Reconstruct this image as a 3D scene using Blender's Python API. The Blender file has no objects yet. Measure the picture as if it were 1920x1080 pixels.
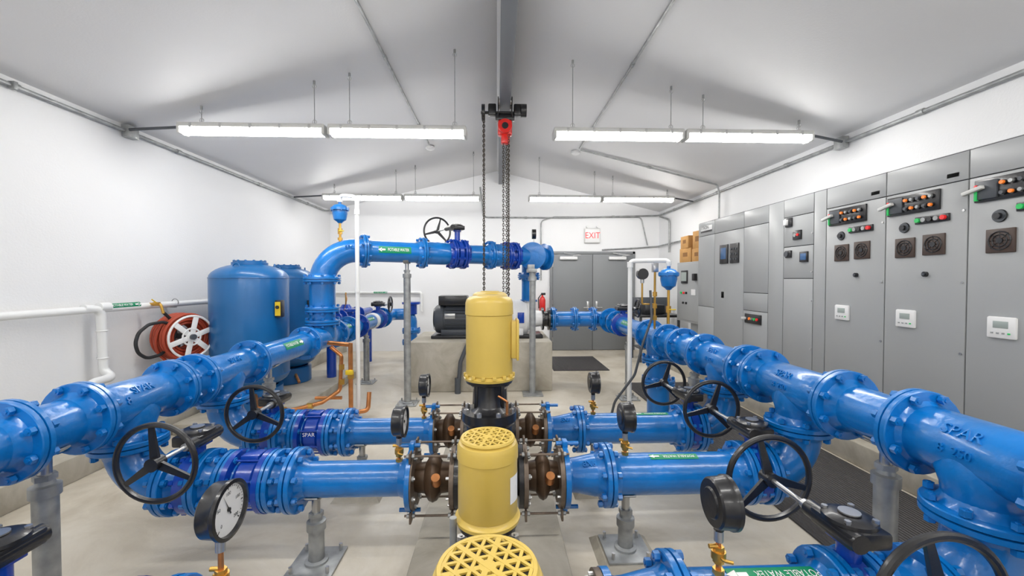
import bpy, bmesh, math, random
from mathutils import Vector, Matrix
V = Vector
random.seed(3)
sc = bpy.context.scene
try:
    sc.view_settings.view_transform = 'Standard'
except Exception:
    pass

# ---------------------------------------------------------------- materials
def mk(name, col, rough=0.5, metal=0.0, var=0.0, vscale=6.0, bump=0.0, bscale=40.0, emit=0.0, coat=0.0, spec=None):
    m = bpy.data.materials.new(name); m.use_nodes = True
    nt = m.node_tree; bs = nt.nodes['Principled BSDF']
    bs.inputs['Base Color'].default_value = (*col, 1)
    bs.inputs['Roughness'].default_value = rough
    bs.inputs['Metallic'].default_value = metal
    if coat: bs.inputs['Coat Weight'].default_value = coat; bs.inputs['Coat Roughness'].default_value = 0.12
    if spec is not None: bs.inputs['Specular IOR Level'].default_value = spec
    tc = nt.nodes.new('ShaderNodeTexCoord')
    if var > 0:
        nz = nt.nodes.new('ShaderNodeTexNoise'); nz.inputs['Scale'].default_value = vscale; nz.inputs['Detail'].default_value = 6
        nt.links.new(tc.outputs['Object'], nz.inputs['Vector'])
        mx = nt.nodes.new('ShaderNodeValToRGB')
        mx.color_ramp.elements[0].position = 0.3; mx.color_ramp.elements[1].position = 0.7
        mx.color_ramp.elements[0].color = (*[c*(1-var) for c in col], 1)
        mx.color_ramp.elements[1].color = (*[min(1, c*(1+var)) for c in col], 1)
        nt.links.new(nz.outputs['Fac'], mx.inputs['Fac']); nt.links.new(mx.outputs['Color'], bs.inputs['Base Color'])
    if bump > 0:
        nb = nt.nodes.new('ShaderNodeTexNoise'); nb.inputs['Scale'].default_value = bscale; nb.inputs['Detail'].default_value = 3
        nt.links.new(tc.outputs['Object'], nb.inputs['Vector'])
        bp = nt.nodes.new('ShaderNodeBump'); bp.inputs['Strength'].default_value = bump; bp.inputs['Distance'].default_value = 0.01
        nt.links.new(nb.outputs['Fac'], bp.inputs['Height']); nt.links.new(bp.outputs['Normal'], bs.inputs['Normal'])
    if emit > 0:
        bs.inputs['Emission Color'].default_value = (*col, 1); bs.inputs['Emission Strength'].default_value = emit
    return m

BLUE = mk('blue_epoxy', (0.002, 0.165, 0.52), 0.28, 0, 0.16, 5, 0.35, 22, coat=0.4)
DBLUE = mk('dark_blue_epoxy', (0.003, 0.05, 0.38), 0.26, 0, 0.12, 5, 0.15, 25, coat=0.35)
TBLUE = mk('tank_blue', (0.004, 0.120, 0.345), 0.34, 0, 0.06, 2, 0.05, 60, coat=.2)
BLACK = mk('black_paint', (0.012, 0.012, 0.014), 0.33, 0, 0.2, 8, 0.1, 40, coat=0.3)
BLKR = mk('black_rubber', (0.02, 0.02, 0.022), 0.6)
GREYDK = mk('dark_grey_paint', (0.07, 0.078, 0.09), 0.4)
YEL = mk('yellow_paint', (0.64, 0.455, 0.09), 0.4, 0, 0.05, 4, 0.05, 60, coat=0.2)
GALV = mk('galvanized_steel', (0.36, 0.37, 0.37), 0.45, 0.5, 0.25, 12)
STEEL = mk('zinc_steel', (0.55, 0.55, 0.55), 0.3, 0.9)
RUST = mk('weathered_steel', (0.17, 0.13, 0.10), 0.45, 0.5, 0.35, 14)
BRASS = mk('brass', (0.62, 0.36, 0.08), 0.3, 0.8)
COPPER = mk('copper', (0.65, 0.27, 0.1), 0.3, 0.85, 0.2, 15)
BRONZE = mk('brown_bellows', (0.085, 0.05, 0.028), 0.4, 0.3, 0.3, 12)
WPVC = mk('white_pvc', (0.82, 0.83, 0.83), 0.35)
WPLAS = mk('white_plastic', (0.80, 0.80, 0.80), 0.4)
GREEN = mk('green_label', (0.0, 0.26, 0.11), 0.4)
WTXT = mk('white_ink', (0.9, 0.9, 0.9), 0.5)
BTXT = mk('black_ink', (0.02, 0.02, 0.02), 0.5)
RED = mk('red_paint', (0.65, 0.015, 0.01), 0.35, coat=0.3)
REDHOSE = mk('red_hose', (0.42, 0.06, 0.025), 0.45)
ORANGE = mk('orange_lens', (0.85, 0.2, 0.02), 0.3, emit=0.3)
GREENL = mk('green_lens', (0.02, 0.45, 0.1), 0.3, emit=0.2)
REDL = mk('red_lens', (0.7, 0.02, 0.02), 0.3, emit=0.2)
MCC = mk('grey_enamel', (0.365, 0.375, 0.38), 0.36, 0, 0.02, 2)
SEAM = mk('panel_gap', (0.04, 0.04, 0.042), 0.6)
DOORM = mk('grey_door_paint', (0.21, 0.22, 0.23), 0.45)
FANM = mk('fan_grille', (0.07, 0.045, 0.035), 0.45)
SCREEN = mk('lcd_screen', (0.04, 0.1, 0.22), 0.2, emit=0.3)
LCDG = mk('lcd_grey', (0.35, 0.4, 0.38), 0.3)
CARD = mk('cardboard', (0.50, 0.27, 0.09), 0.8, 0, 0.1, 8)
TAPE = mk('packing_tape', (.6, .42, .2), .3)
CPRINT = mk('carton_print', (.25, .12, .04), .8)
BEAM = mk('beam_grey', (0.17, 0.18, 0.20), 0.5)
LENS = mk('light_lens', (1.0, 0.985, 0.955), 0.4, emit=35)
LHOUS = mk('light_housing', (0.62, 0.62, 0.60), 0.45)
EXITR = mk('exit_red', (0.8, 0.02, 0.02), 0.4, emit=0.8)
YELLABEL = mk('yellow_label', (0.8, 0.55, 0.02), 0.5)
WALLM = mk('white_wall', (0.835, 0.84, 0.85), 0.55, 0, 0.012, 1.2, 0.15, 60)
CEILM = mk('ceiling_paint', (0.71, 0.71, 0.72), 0.55, 0, 0.012, 1.2, 0.08, 60)

def concrete(name, c1, c2, c3, scale=1.2, rough=0.5):
    m = bpy.data.materials.new(name); m.use_nodes = True
    nt = m.node_tree; bs = nt.nodes['Principled BSDF']
    tc = nt.nodes.new('ShaderNodeTexCoord')
    n1 = nt.nodes.new('ShaderNodeTexNoise'); n1.inputs['Scale'].default_value = scale; n1.inputs['Detail'].default_value = 10; n1.inputs['Roughness'].default_value = 0.65
    n1.inputs['Distortion'].default_value = 0.6
    nt.links.new(tc.outputs['Object'], n1.inputs['Vector'])
    r = nt.nodes.new('ShaderNodeValToRGB'); e = r.color_ramp.elements
    e[0].position = 0.3; e[0].color = (*c1, 1); e[1].position = 0.72; e[1].color = (*c3, 1)
    k = e.new(0.5); k.color = (*c2, 1)
    nt.links.new(n1.outputs['Fac'], r.inputs['Fac'])
    nt.links.new(r.outputs['Color'], bs.inputs['Base Color'])
    n2 = nt.nodes.new('ShaderNodeTexNoise'); n2.inputs['Scale'].default_value = 60; n2.inputs['Detail'].default_value = 4
    nt.links.new(tc.outputs['Object'], n2.inputs['Vector'])
    bp = nt.nodes.new('ShaderNodeBump'); bp.inputs['Strength'].default_value = 0.15; bp.inputs['Distance'].default_value = 0.005
    nt.links.new(n2.outputs['Fac'], bp.inputs['Height']); nt.links.new(bp.outputs['Normal'], bs.inputs['Normal'])
    bs.inputs['Roughness'].default_value = rough
    return m
FLOORM = concrete('polished_concrete', (0.42, 0.365, 0.275), (0.60, 0.545, 0.45), (0.73, 0.69, 0.61), 1.1, 0.36)
CONC = concrete('cast_concrete', (0.31, 0.275, 0.215), (0.43, 0.395, 0.325), (0.55, 0.515, 0.445), 2.5, 0.75)

MATM = mk('ribbed_rubber', (0.05, 0.046, 0.046), 0.6)
nt = MATM.node_tree; bs = nt.nodes['Principled BSDF']
tc = nt.nodes.new('ShaderNodeTexCoord'); wv = nt.nodes.new('ShaderNodeTexWave'); wv.inputs['Scale'].default_value = 12
nt.links.new(tc.outputs['Object'], wv.inputs['Vector'])
bp = nt.nodes.new('ShaderNodeBump'); bp.inputs['Strength'].default_value = 0.8; bp.inputs['Distance'].default_value = 0.01
nt.links.new(wv.outputs['Fac'], bp.inputs['Height']); nt.links.new(bp.outputs['Normal'], bs.inputs['Normal'])

# ---------------------------------------------------------------- mesh builder
def fr(a):
    a = a.normalized(); h = V((0, 0, 1)) if abs(a.z) < .9 else V((1, 0, 0))
    u = h.cross(a).normalized(); return u, a.cross(u), a
X, Y, Z = V((1, 0, 0)), V((0, 1, 0)), V((0, 0, 1))

def textmesh(s, size, ext=0.0):
    c = bpy.data.curves.new('t', 'FONT'); c.body = s; c.size = size; c.align_x = 'CENTER'; c.align_y = 'CENTER'
    c.resolution_u = 3; c.extrude = ext
    o = bpy.data.objects.new('t', c); sc.collection.objects.link(o)
    dg = bpy.context.evaluated_depsgraph_get(); me = o.evaluated_get(dg).to_mesh()
    vs = [tuple(v.co) for v in me.vertices]; fs = [tuple(p.vertices) for p in me.polygons]
    o.evaluated_get(dg).to_mesh_clear(); bpy.data.objects.remove(o); bpy.data.curves.remove(c)
    return vs, fs

class B:
    def __init__(s): s.v = []; s.f = []; s.m = []; s.mats = []
    def add(s, vs, fs, mat):
        if mat not in s.mats: s.mats.append(mat)
        k = s.mats.index(mat); o = len(s.v)
        s.v += [tuple(v) for v in vs]
        for f in fs: s.f.append(tuple(i+o for i in f)); s.m.append(k)
    def lathe(s, p, a, prof, mat, n=28, ph=0.0):
        p = V(p); u, w, a = fr(V(a)); vs = []; fs = []; rings = []
        for t, r in prof:
            if r <= 1e-6: rings.append([len(vs)]); vs.append(p+a*t)
            else:
                rings.append(list(range(len(vs), len(vs)+n)))
                for j in range(n):
                    th = 2*math.pi*j/n+ph; vs.append(p+a*t+u*(r*math.cos(th))+w*(r*math.sin(th)))
        for A, C in zip(rings, rings[1:]):
            if len(A) == 1 and len(C) == 1: continue
            for j in range(n):
                k = (j+1) % n
                if len(A) == 1: fs.append((A[0], C[k], C[j]))
                elif len(C) == 1: fs.append((A[j], A[k], C[0]))
                else: fs.append((A[j], A[k], C[k], C[j]))
        s.add(vs, fs, mat)
    def cyl(s, p, q, r, mat, r2=None, n=20):
        p, q = V(p), V(q); L = (q-p).length; r2 = r if r2 is None else r2
        s.lathe(p, q-p, [(0, 0), (0, r), (L, r2), (L, 0)], mat, n)
    def box(s, c, d, mat, bev=0.0, rot=None):
        bm = bmesh.new(); bmesh.ops.create_cube(bm, size=1)
        for v in bm.verts: v.co = V((v.co.x*d[0], v.co.y*d[1], v.co.z*d[2]))
        if bev > 0: bmesh.ops.bevel(bm, geom=bm.edges[:], offset=min(bev, min(d)*.45), segments=2, affect='EDGES', profile=0.5)
        bm.verts.index_update()
        c = V(c)
        vs = [(rot @ v.co if rot else v.co)+c for v in bm.verts]
        fs = [tuple(v.index for v in f.verts) for f in bm.faces]; bm.free(); s.add(vs, fs, mat)
    def bx(s, x0, x1, y0, y1, z0, z1, mat, bev=0.0):
        s.box(((x0+x1)/2, (y0+y1)/2, (z0+z1)/2), (abs(x1-x0), abs(y1-y0), abs(z1-z0)), mat, bev)
    def tube(s, pts, r, mat, fil=0.0, n=12, caps=True, seg=6, closed=False):
        pts = [V(p) for p in pts]; path = []
        if fil > 0:
            path.append(pts[0])
            for i in range(1, len(pts)-1):
                A, P, C = pts[i-1], pts[i], pts[i+1]
                d1 = (A-P); d2 = (C-P); l1 = d1.length; l2 = d2.length; d1.normalize(); d2.normalize()
                ang = d1.angle(d2)
                if abs(ang-math.pi) < .02: path.append(P); continue
                t = min(fil/math.tan(ang/2), l1*.5 if i > 1 else l1, l2*.5 if i < len(pts)-2 else l2)
                rr = t*math.tan(ang/2); bis = (d1+d2).normalized(); cen = P+bis*(rr/math.sin(ang/2))
                s1 = P+d1*t-cen; s2 = P+d2*t-cen; tot = s1.angle(s2); ax = s1.cross(s2).normalized()
                for k in range(seg+1): path.append(cen+Matrix.Rotation(tot*k/seg, 3, ax) @ s1)
            path.append(pts[-1])
        else: path = pts
        q = [path[0]]
        for p in path[1:]:
            if (p-q[-1]).length > 1e-5: q.append(p)
        path = q; N = len(path); vs = []; fs = []
        tang = []
        for i in range(N):
            if closed: t = path[(i+1) % N]-path[i-1]
            elif i == 0: t = path[1]-path[0]
            elif i == N-1: t = path[-1]-path[-2]
            else: t = (path[i+1]-path[i]).normalized()+(path[i]-path[i-1]).normalized()
            tang.append(t.normalized())
        u, w, _ = fr(tang[0])
        for i in range(N):
            if i:
                ax = tang[i-1].cross(tang[i])
                if ax.length > 1e-7: u = Matrix.Rotation(tang[i-1].angle(tang[i]), 3, ax.normalized()) @ u
                u = (u-tang[i]*u.dot(tang[i])).normalized()
            w = tang[i].cross(u)
            for j in range(n):
                th = 2*math.pi*j/n; vs.append(path[i]+(u*math.cos(th)+w*math.sin(th))*r)
        for i in range(N if closed else N-1):
            i2 = (i+1) % N
            for j in range(n):
                k = (j+1) % n; fs.append((i*n+j, i*n+k, i2*n+k, i2*n+j))
        if caps and not closed:
            fs.append(tuple(range(n-1, -1, -1))); fs.append(tuple((N-1)*n+j for j in range(n)))
        s.add(vs, fs, mat)
    def torus(s, c, a, R, r, mat, N=40, n=10, sx=1.0, sy=1.0):
        u, w, a = fr(V(a)); c = V(c)
        s.tube([c+u*(R*sx*math.cos(2*math.pi*i/N))+w*(R*sy*math.sin(2*math.pi*i/N)) for i in range(N)], r, mat, n=n, closed=True)
    def bolts(s, p, a, Rb, nb, L, mat, rb=0.011):
        p = V(p); u, w, a = fr(V(a))
        for i in range(nb):
            th = 2*math.pi*(i+.5)/nb; c = p+u*(Rb*math.cos(th))+w*(Rb*math.sin(th))
            s.cyl(c-a*(L/2), c+a*(L/2), rb*.6, mat, n=6)
            s.cyl(c-a*(L/2-.004), c-a*(L/2-.026), rb*1.35, mat, n=6); s.cyl(c+a*(L/2-.004), c+a*(L/2-.026), rb*1.35, mat, n=6)
    def fpair(s, p, a, R, r, mat, bm=None, nb=8, t=.027):
        s.lathe(p, a, [(-t-.05, r), (-t-.022, r*1.06), (-t, r*1.2), (-t, R-.004), (-t+.004, R), (-.004, R), (-.003, R-.02), (.003, R-.02), (.004, R), (t-.004, R), (t, R-.004), (t, r*1.2), (t+.022, r*1.06), (t+.05, r)], mat, 36)
        s.bolts(p, a, (R+r*1.1)/2+.004, nb, 2*t+.062, bm or mat, .0135)
    def text(s, st, size, c, a, u, mat, off=.002, sx=1.0):
        vs, fs = textmesh(st, size); c = V(c); a = V(a).normalized(); u = V(u).normalized(); n = a.cross(u)
        s.add([c+a*(x*sx)+u*y+n*off for x, y, z in vs], fs, mat)
    def wraptext(s, st, size, c, a, nn, r, mat, off=.003, sx=1.0, ext=0.0):
        vs, fs = textmesh(st, size, ext); c = V(c); a = V(a).normalized(); nn = V(nn).normalized(); nn = (nn-a*nn.dot(a)).normalized(); u = nn.cross(a)
        s.add([c+a*(x*sx)+(nn*math.cos(y/r)+u*math.sin(y/r))*(r+off+z) for x, y, z in vs], fs, mat)
    def plabel(s, c, a, nn, r, L, H, st='POTABLE WATER', arrow=1):
        c = V(c); a = V(a).normalized(); nn = V(nn).normalized(); nn = (nn-a*nn.dot(a)).normalized(); u = nn.cross(a); vs = []; fs = []; K = 8
        for i in range(K+1):
            y = -H/2+H*i/K; d = nn*math.cos(y/r)+u*math.sin(y/r)
            vs += [c-a*(L/2)+d*(r+.002), c+a*(L/2)+d*(r+.002)]
        for i in range(K): fs.append((2*i, 2*i+1, 2*i+3, 2*i+2))
        s.add(vs, fs, GREEN)
        s.wraptext(st, H*.62, c+a*(-arrow*L*.10), a, nn, r, WTXT, .004, sx=min(1.3, L*.72/(len(st)*H*.62*.66)))
        ax = arrow*L*.41; h = H*.3; f = arrow
        A = [(-.035*f*L/.3*.9, -h*.4), (0, -h*.4), (0, -h), (.035*f*L/.3, 0), (0, h), (0, h*.4), (-.035*f*L/.3*.9, h*.4)]
        s.add([c+a*(ax+x)+(nn*math.cos(y/r)+u*math.sin(y/r))*(r+.004) for x, y in A], [(0, 1, 5, 6), (2, 3, 4)], WTXT)
    def done(s, name, parent=None, angle=35):
        me = bpy.data.meshes.new(name); me.from_pydata(s.v, [], s.f)
        for m in s.mats: me.materials.append(m)
        me.polygons.foreach_set('material_index', s.m); me.polygons.foreach_set('use_smooth', [True]*len(s.f))
        me.update(); me.set_sharp_from_angle(angle=math.radians(angle))
        o = bpy.data.objects.new(name, me); sc.collection.objects.link(o)
        if parent: o.parent = parent
        return o

# ---------------------------------------------------------------- room shell
W, YB, YF, EZ, RZ = 3.73, 9.35, -4.2, 3.17, 4.07
b = B(); b.bx(-W-.15, W+.15, YF-.15, YB+.15, -.12, 0, FLOORM); b.done('floor')
b = B(); b.bx(-W-.12, -W, YF-.1, YB+.1, 0, EZ+.0, WALLM); b.done('wall_left')
b = B(); b.bx(W, W+.12, YF-.1, YB+.1, 0, EZ+.0, WALLM); b.done('wall_right')
def gable(y0, y1, name):
    b = B(); P = [(-W, 0), (W, 0), (W, EZ), (0, RZ), (-W, EZ)]
    vs = [(x, y0, z) for x, z in P]+[(x, y1, z) for x, z in P]
    fs = [(0, 1, 2, 3, 4), (9, 8, 7, 6, 5)]+[(i, (i+1) % 5, (i+1) % 5+5, i+5) for i in range(5)]
    b.add(vs, fs, WALLM); b.done(name)
gable(YB, YB+.1, 'wall_back'); gable(YF-.1, YF, 'wall_front')
b = B()
y0, y1 = YF-.1, YB+.1; e = W+.12; ez = RZ-(RZ-EZ)/W*e
vs = [(-e, y0, ez), (0, y0, RZ), (e, y0, ez), (e, y0, ez+.12), (0, y0, RZ+.12), (-e, y0, ez+.12)]
vs += [(x, y1, z) for x, y, z in vs]
fs = [(0, 1, 7, 6), (1, 2, 8, 7), (2, 3, 9, 8), (3, 4, 10, 9), (4, 5, 11, 10), (5, 0, 6, 11), (0, 5, 4, 1), (1, 4, 3, 2), (6, 7, 10, 11), (7, 8, 9, 10)]
b.add(vs, fs, CEILM); b.done('ceiling', angle=5)
def cz(x): return RZ-(RZ-EZ)/W*abs(x)
WI = W-.004
b = B(); b.bx(-WI, -3.38, YF+.01, YB-.01, 0, .2, CONC, .01); b.done('trim_1')
b = B(); b.bx(3.12, WI, -.5, 7.7, 0, .2, CONC, .01); b.done('equipment_curb')
b = B(); b.bx(-3.375, -2.32, 4.35, 6.9, 0, .12, CONC, .015); b.done('tank_pad')
b = B(); b.bx(-.46, .38, -.2, 3.7, 0, .14, CONC, .02); b.done('pump_plinth')
b = B(); b.bx(-1.27, .80, 5.9, 7.15, 0, .72, CONC, .02); b.done('concrete_pump_block')
b = B(); b.bx(1.98, 3.08, 1.0, 6.3, 0, .014, MATM, .004); b.done('rubber_floor_mat')
b = B(); b.bx(1.0, 2.0, 7.2, 8.5, 0, .014, MATM, .004); b.done('rubber_floor_mat.001')

# ---------------------------------------------------------------- door / exit sign
b = B(); yb = YB-.003
DX0, DX1, DZ = 1.26, 3.1, 2.2
b.bx(DX0-.06, DX0, yb-.05, yb, 0, DZ+.06, DOORM, .004); b.bx(DX1, DX1+.06, yb-.05, yb, 0, DZ+.06, DOORM, .004); b.bx(DX0-.06, DX1+.06, yb-.05, yb, DZ, DZ+.06, DOORM, .004)
mid = (DX0+DX1)/2
for x0, x1, hs in ((DX0+.004, mid-.003, 1), (mid+.003, DX1-.004, -1)):
    b.bx(x0, x1, yb-.045, yb-.002, .01, DZ-.005, DOORM, .003)
    hx = x1-.1 if hs == 1 else x0+.1
    b.bx(hx-.03, hx+.03, yb-.055, yb-.045, .92, 1.12, STEEL, .003)
    b.cyl((hx, yb-.09, .98), (hx, yb-.05, .98), .012, STEEL); b.cyl((hx, yb-.09, .98), (hx-hs*.11, yb-.09, .98), .011, STEEL)
    cx = (x0+x1)/2-hs*.1
    b.bx(cx-.2, cx+.2, yb-.11, yb-.045, DZ-.13, DZ-.06, WPLAS, .01)
    b.tube([(cx+.1, yb-.09, DZ-.05), (cx+.25, yb-.2, DZ-.03), (cx-.1, yb-.07, DZ+.02)], .008, STEEL)
    for hz in (.25, 1.1, 1.95):
        q = x0 if hs == 1 else x1
        b.cyl((q, yb-.055, hz-.05), (q, yb-.055, hz+.05), .009, STEEL)
b.bx(mid-.006, mid+.006, yb-.0465, yb-.03, .01, DZ-.005, SEAM)
b.done('door_1')
b = B(); b.bx(1.99, 2.35, yb-.06, yb, 2.45, 2.78, LHOUS, .01)
b.bx(2.005, 2.335, yb-.065, yb-.058, 2.465, 2.765, WPLAS, .003)
b.text('EXIT', .2, (2.17, yb-.066, 2.615), X, Z, EXITR, .001, .85)
for sx in (-1, 1): b.cyl((2.17+sx*.12, yb-.05, 2.82), (2.17+sx*.12, yb-.09, 2.82), .03, WPLAS)
b.done('exit_sign')

# ---------------------------------------------------------------- lights
def fixture(x0, x1, y, z=3.11):
    b = B()
    b.bx(x0, x1, y-.078, y+.078, z+.012, z+.062, LHOUS, .018)
    K = 12; vs = []; fs = []
    for xx in (x0+.03, x1-.03):
        for k in range(K+1):
            th = math.pi*k/K; vs.append((xx, y+.069*math.cos(th), z+.012-.06*math.sin(th)))
    for k in range(K): fs.append((k, k+1, K+1+k+1, K+1+k))
    fs.append(tuple(range(K+1))); fs.append(tuple(range(2*K+1, K, -1)))
    b.add(vs, fs, LENS)
    for xa, xb in ((x0-.004, x0+.032), (x1-.032, x1+.004)): b.bx(xa, xb, y-.074, y+.074, z-.048, z+.05, LHOUS, .02)
    for k in range(5):
        xx = x0+.14+(x1-x0-.28)*k/4
        for sy in (-1, 1): b.bx(xx-.012, xx+.012, y+sy*.079-.004, y+sy*.079+.004, z+.004, z+.05, STEEL, .001)
    for xx in (x0+.2, x1-.12):
        b.cyl((xx, y, z+.06), (xx, y, cz(xx)-.01), .004, GALV, n=6)
        b.torus((xx, y, z+.1), Y, .02, .004, STEEL, 12, 6); b.bx(xx-.03, xx+.03, y-.03, y+.03, z+.06, z+.075, STEEL, .003)
        b.torus((xx, y, cz(xx)-.06), Y, .018, .004, STEEL, 12, 6); b.cyl((xx, y, cz(xx)-.04), (xx, y, cz(xx)-.006), .012, GALV, n=8)
    return b.done('fluorescent_light')
for y in (4.25, 7.6, .9, -2.45):
    for x0, x1 in ((-3.15, -1.72), (-1.69, -.31), (.58, 1.93), (1.95, 3.3)): fixture(x0, x1, y)

# ---------------------------------------------------------------- conduits
def conduit(name, pts, r=.014, fil=.08, clamps=None, mat=GALV):
    b = B(); b.tube(pts, r, mat, fil, n=10)
    pts = [V(p) for p in pts]
    for A, C in zip(pts, pts[1:]):
        L = (C-A).length; d = (C-A).normalized(); k = int(L/1.5)
        for i in range(k):
            p = A+d*(L*(i+.5)/k); b.cyl(p-d*.03, p+d*.03, r*1.45, mat, n=10)
    if clamps:
        for p, s in clamps: b.box(p, s, GALV, .004)
    return b.done(name)
zl = 3.10
conduit('electrical_conduit', [(-W+.035, YF+.2, zl), (-W+.035, YB-.35, zl), (-3.2, YB-.35, zl)], .018, .06, [((-W+.045, 4.3, zl), (.07, .12, .12)), ((-W+.04, 3.3, zl), (.05, .03, .06))])
conduit('electrical_conduit', [(W-.035, YF+.2, zl-.02), (W-.035, YB-.05, zl-.02), (1.6, YB-.035, zl-.08), (-.3, YB-.035, zl-.08), (-.38, YB-.035, 3.7)], .018, .1, [((W-.045, 4.3, zl-.02), (.07, .12, .12))])
conduit('electrical_conduit', [(-W+.08, 4.25, zl+.01), (-3.17, 4.25, 3.14)], .014, 0, mat=GREYDK)
conduit('electrical_conduit', [(W-.08, 4.25, zl-.02), (3.32, 4.25, 3.14)], .014, 0, mat=GREYDK)
conduit('electrical_conduit', [(-W+.06, 7.6, zl+.01), (-3.17, 7.6, 3.14)], .014, 0, mat=GREYDK)
conduit('electrical_conduit', [(W-.06, 7.6, zl-.02), (3.32, 7.6, 3.14)], .014, 0, mat=GREYDK)
def cc(x, y): return (x, y, cz(x)-.022)
conduit('electrical_conduit', [cc(-1.09, -2), cc(-1.09, 6.7)], .013, 0)
conduit('electrical_conduit', [cc(1.33, -2), cc(1.33, 6.62)], .013, 0)
conduit('electrical_conduit', [cc(1.35, 6.66), cc(3.62, 6.66), (W-.075, 6.66, 3.04), (W-.075, 6.66, 2.54)], .014, .06)
conduit('electrical_conduit', [(1.0, YB-.03, 1.6), (1.0, YB-.03, 2.95), (1.3, YB-.03, 3.04), (3.3, YB-.03, 3.04), (3.45, YB-.03, 2.4)], .014, .1)
conduit('electrical_conduit', [(W-.04, 8.7, 2.2), (W-.04, 8.7, 2.9), (W-.04, 9.2, 3.04)], .02, .1)
conduit('electrical_conduit', [(2.4, YB-.03, 2.30), (3.2, YB-.03, 2.34), (W-.04, YB-.04, 2.38), (W-.04, 8.0, 2.4)], .016, .05)
for x in (-1.1, 1.31):
    b = B(); b.lathe((x, 6.85, cz(x)-.002), (0, 0, -1), [(0, .075), (.03, .075), (.045, .06), (.06, .03), (.06, 0)], WPLAS, 24); b.done('smoke_detector')

# ---------------------------------------------------------------- crane beam + hoist
b = B(); bxx = .1; zb = 3.77
b.bx(bxx-.065, bxx+.065, YF+.02, YB-.01, zb, zb+.018, BEAM, .003); b.bx(bxx-.006, bxx+.006, YF+.02, YB-.01, zb+.01, cz(bxx)-.025, BEAM); b.bx(bxx-.065, bxx+.065, YF+.02, YB-.01, cz(bxx+.065)-.022, cz(bxx+.065)-.004, BEAM)
b.done('crane_beam')
b = B(); hy = 5.2
for sx in (-1, 1):
    b.bx(bxx+sx*.085-.006, bxx+sx*.085+.006, hy-.13, hy+.13, zb-.13, zb+.09, BLACK, .01)
    for dy in (-.08, .08): b.cyl((bxx+sx*.08, hy+dy, zb+.05), (bxx+sx*.04, hy+dy, zb+.05), .035, STEEL)
    b.bx(bxx+sx*.16-.05, bxx+sx*.16+.05, hy-.05, hy+.05, zb-.1, zb+.04, BLACK, .015)
b.cyl((bxx-.3, hy, zb-.06), (bxx+.26, hy, zb-.06), .018, BLACK)
b.cyl((bxx-.29, hy, zb-.06), (bxx-.25, hy, zb-.06), .1, BLACK, n=24); b.cyl((bxx+.2, hy, zb-.03), (bxx+.27, hy, zb-.03), .08, BLACK)
b.bx(bxx-.12, bxx+.12, hy-.05, hy+.05, zb-.16, zb-.09, BLACK, .01)
b.cyl((bxx, hy, zb-.12), (bxx, hy, zb-.2), .02, STEEL)
b.bx(bxx-.09, bxx+.09, hy-.07, hy+.07, zb-.35, zb-.16, RED, .03); b.cyl((bxx, hy-.12, zb-.26), (bxx, hy+.1, zb-.26), .085, RED, n=28); b.cyl((bxx, hy-.125, zb-.26), (bxx, hy-.11, zb-.26), .04, BLACK)
b.bx(bxx-.05, bxx+.06, hy-.05, hy+.05, zb-.45, zb-.3, RED, .02)
def chain(b, x, y, z0, z1, mat=BLACK, L=.042, r=.0038, wd=.011):
    n = int((z0-z1)/(L*.72))
    for i in range(n):
        zc = z0-(i+.5)*(z0-z1)/n
        u = Y if i % 2 else X; N = 8
        b.tube([V((x, y, zc))+u*(wd*math.cos(t))+Z*(L/2*math.sin(t)) for t in [2*math.pi*k/N for k in range(N)]], r, mat, n=4, closed=True)
CH = mk('chain_steel', (0.10, 0.085, 0.07), 0.4, 0.7)
for x, y, z1 in ((bxx-.265, hy-.08, 1.25), (bxx-.265, hy+.08, 1.25), (bxx-.02, hy-.02, 1.05), (bxx+.045, hy-.09, 1.15), (bxx+.045, hy+.09, 1.15), (bxx+.02, hy+.04, 1.05)):
    chain(b, x, y, zb-(.06 if x < 0 else .36), z1, CH)
b.torus((bxx, hy, 1.0), Y, .035, .012, STEEL, 16, 8)
b.done('chain_hoist')

# ---------------------------------------------------------------- piping
R8, F8 = .112, .176
XL, XR, ZL, ZR = -2.05, 1.78, .94, .98
ROWS = [(.70, .46, .05), (1.42, .455, .05), (2.35, .485, 0), (3.15, .46, 0)]

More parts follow.
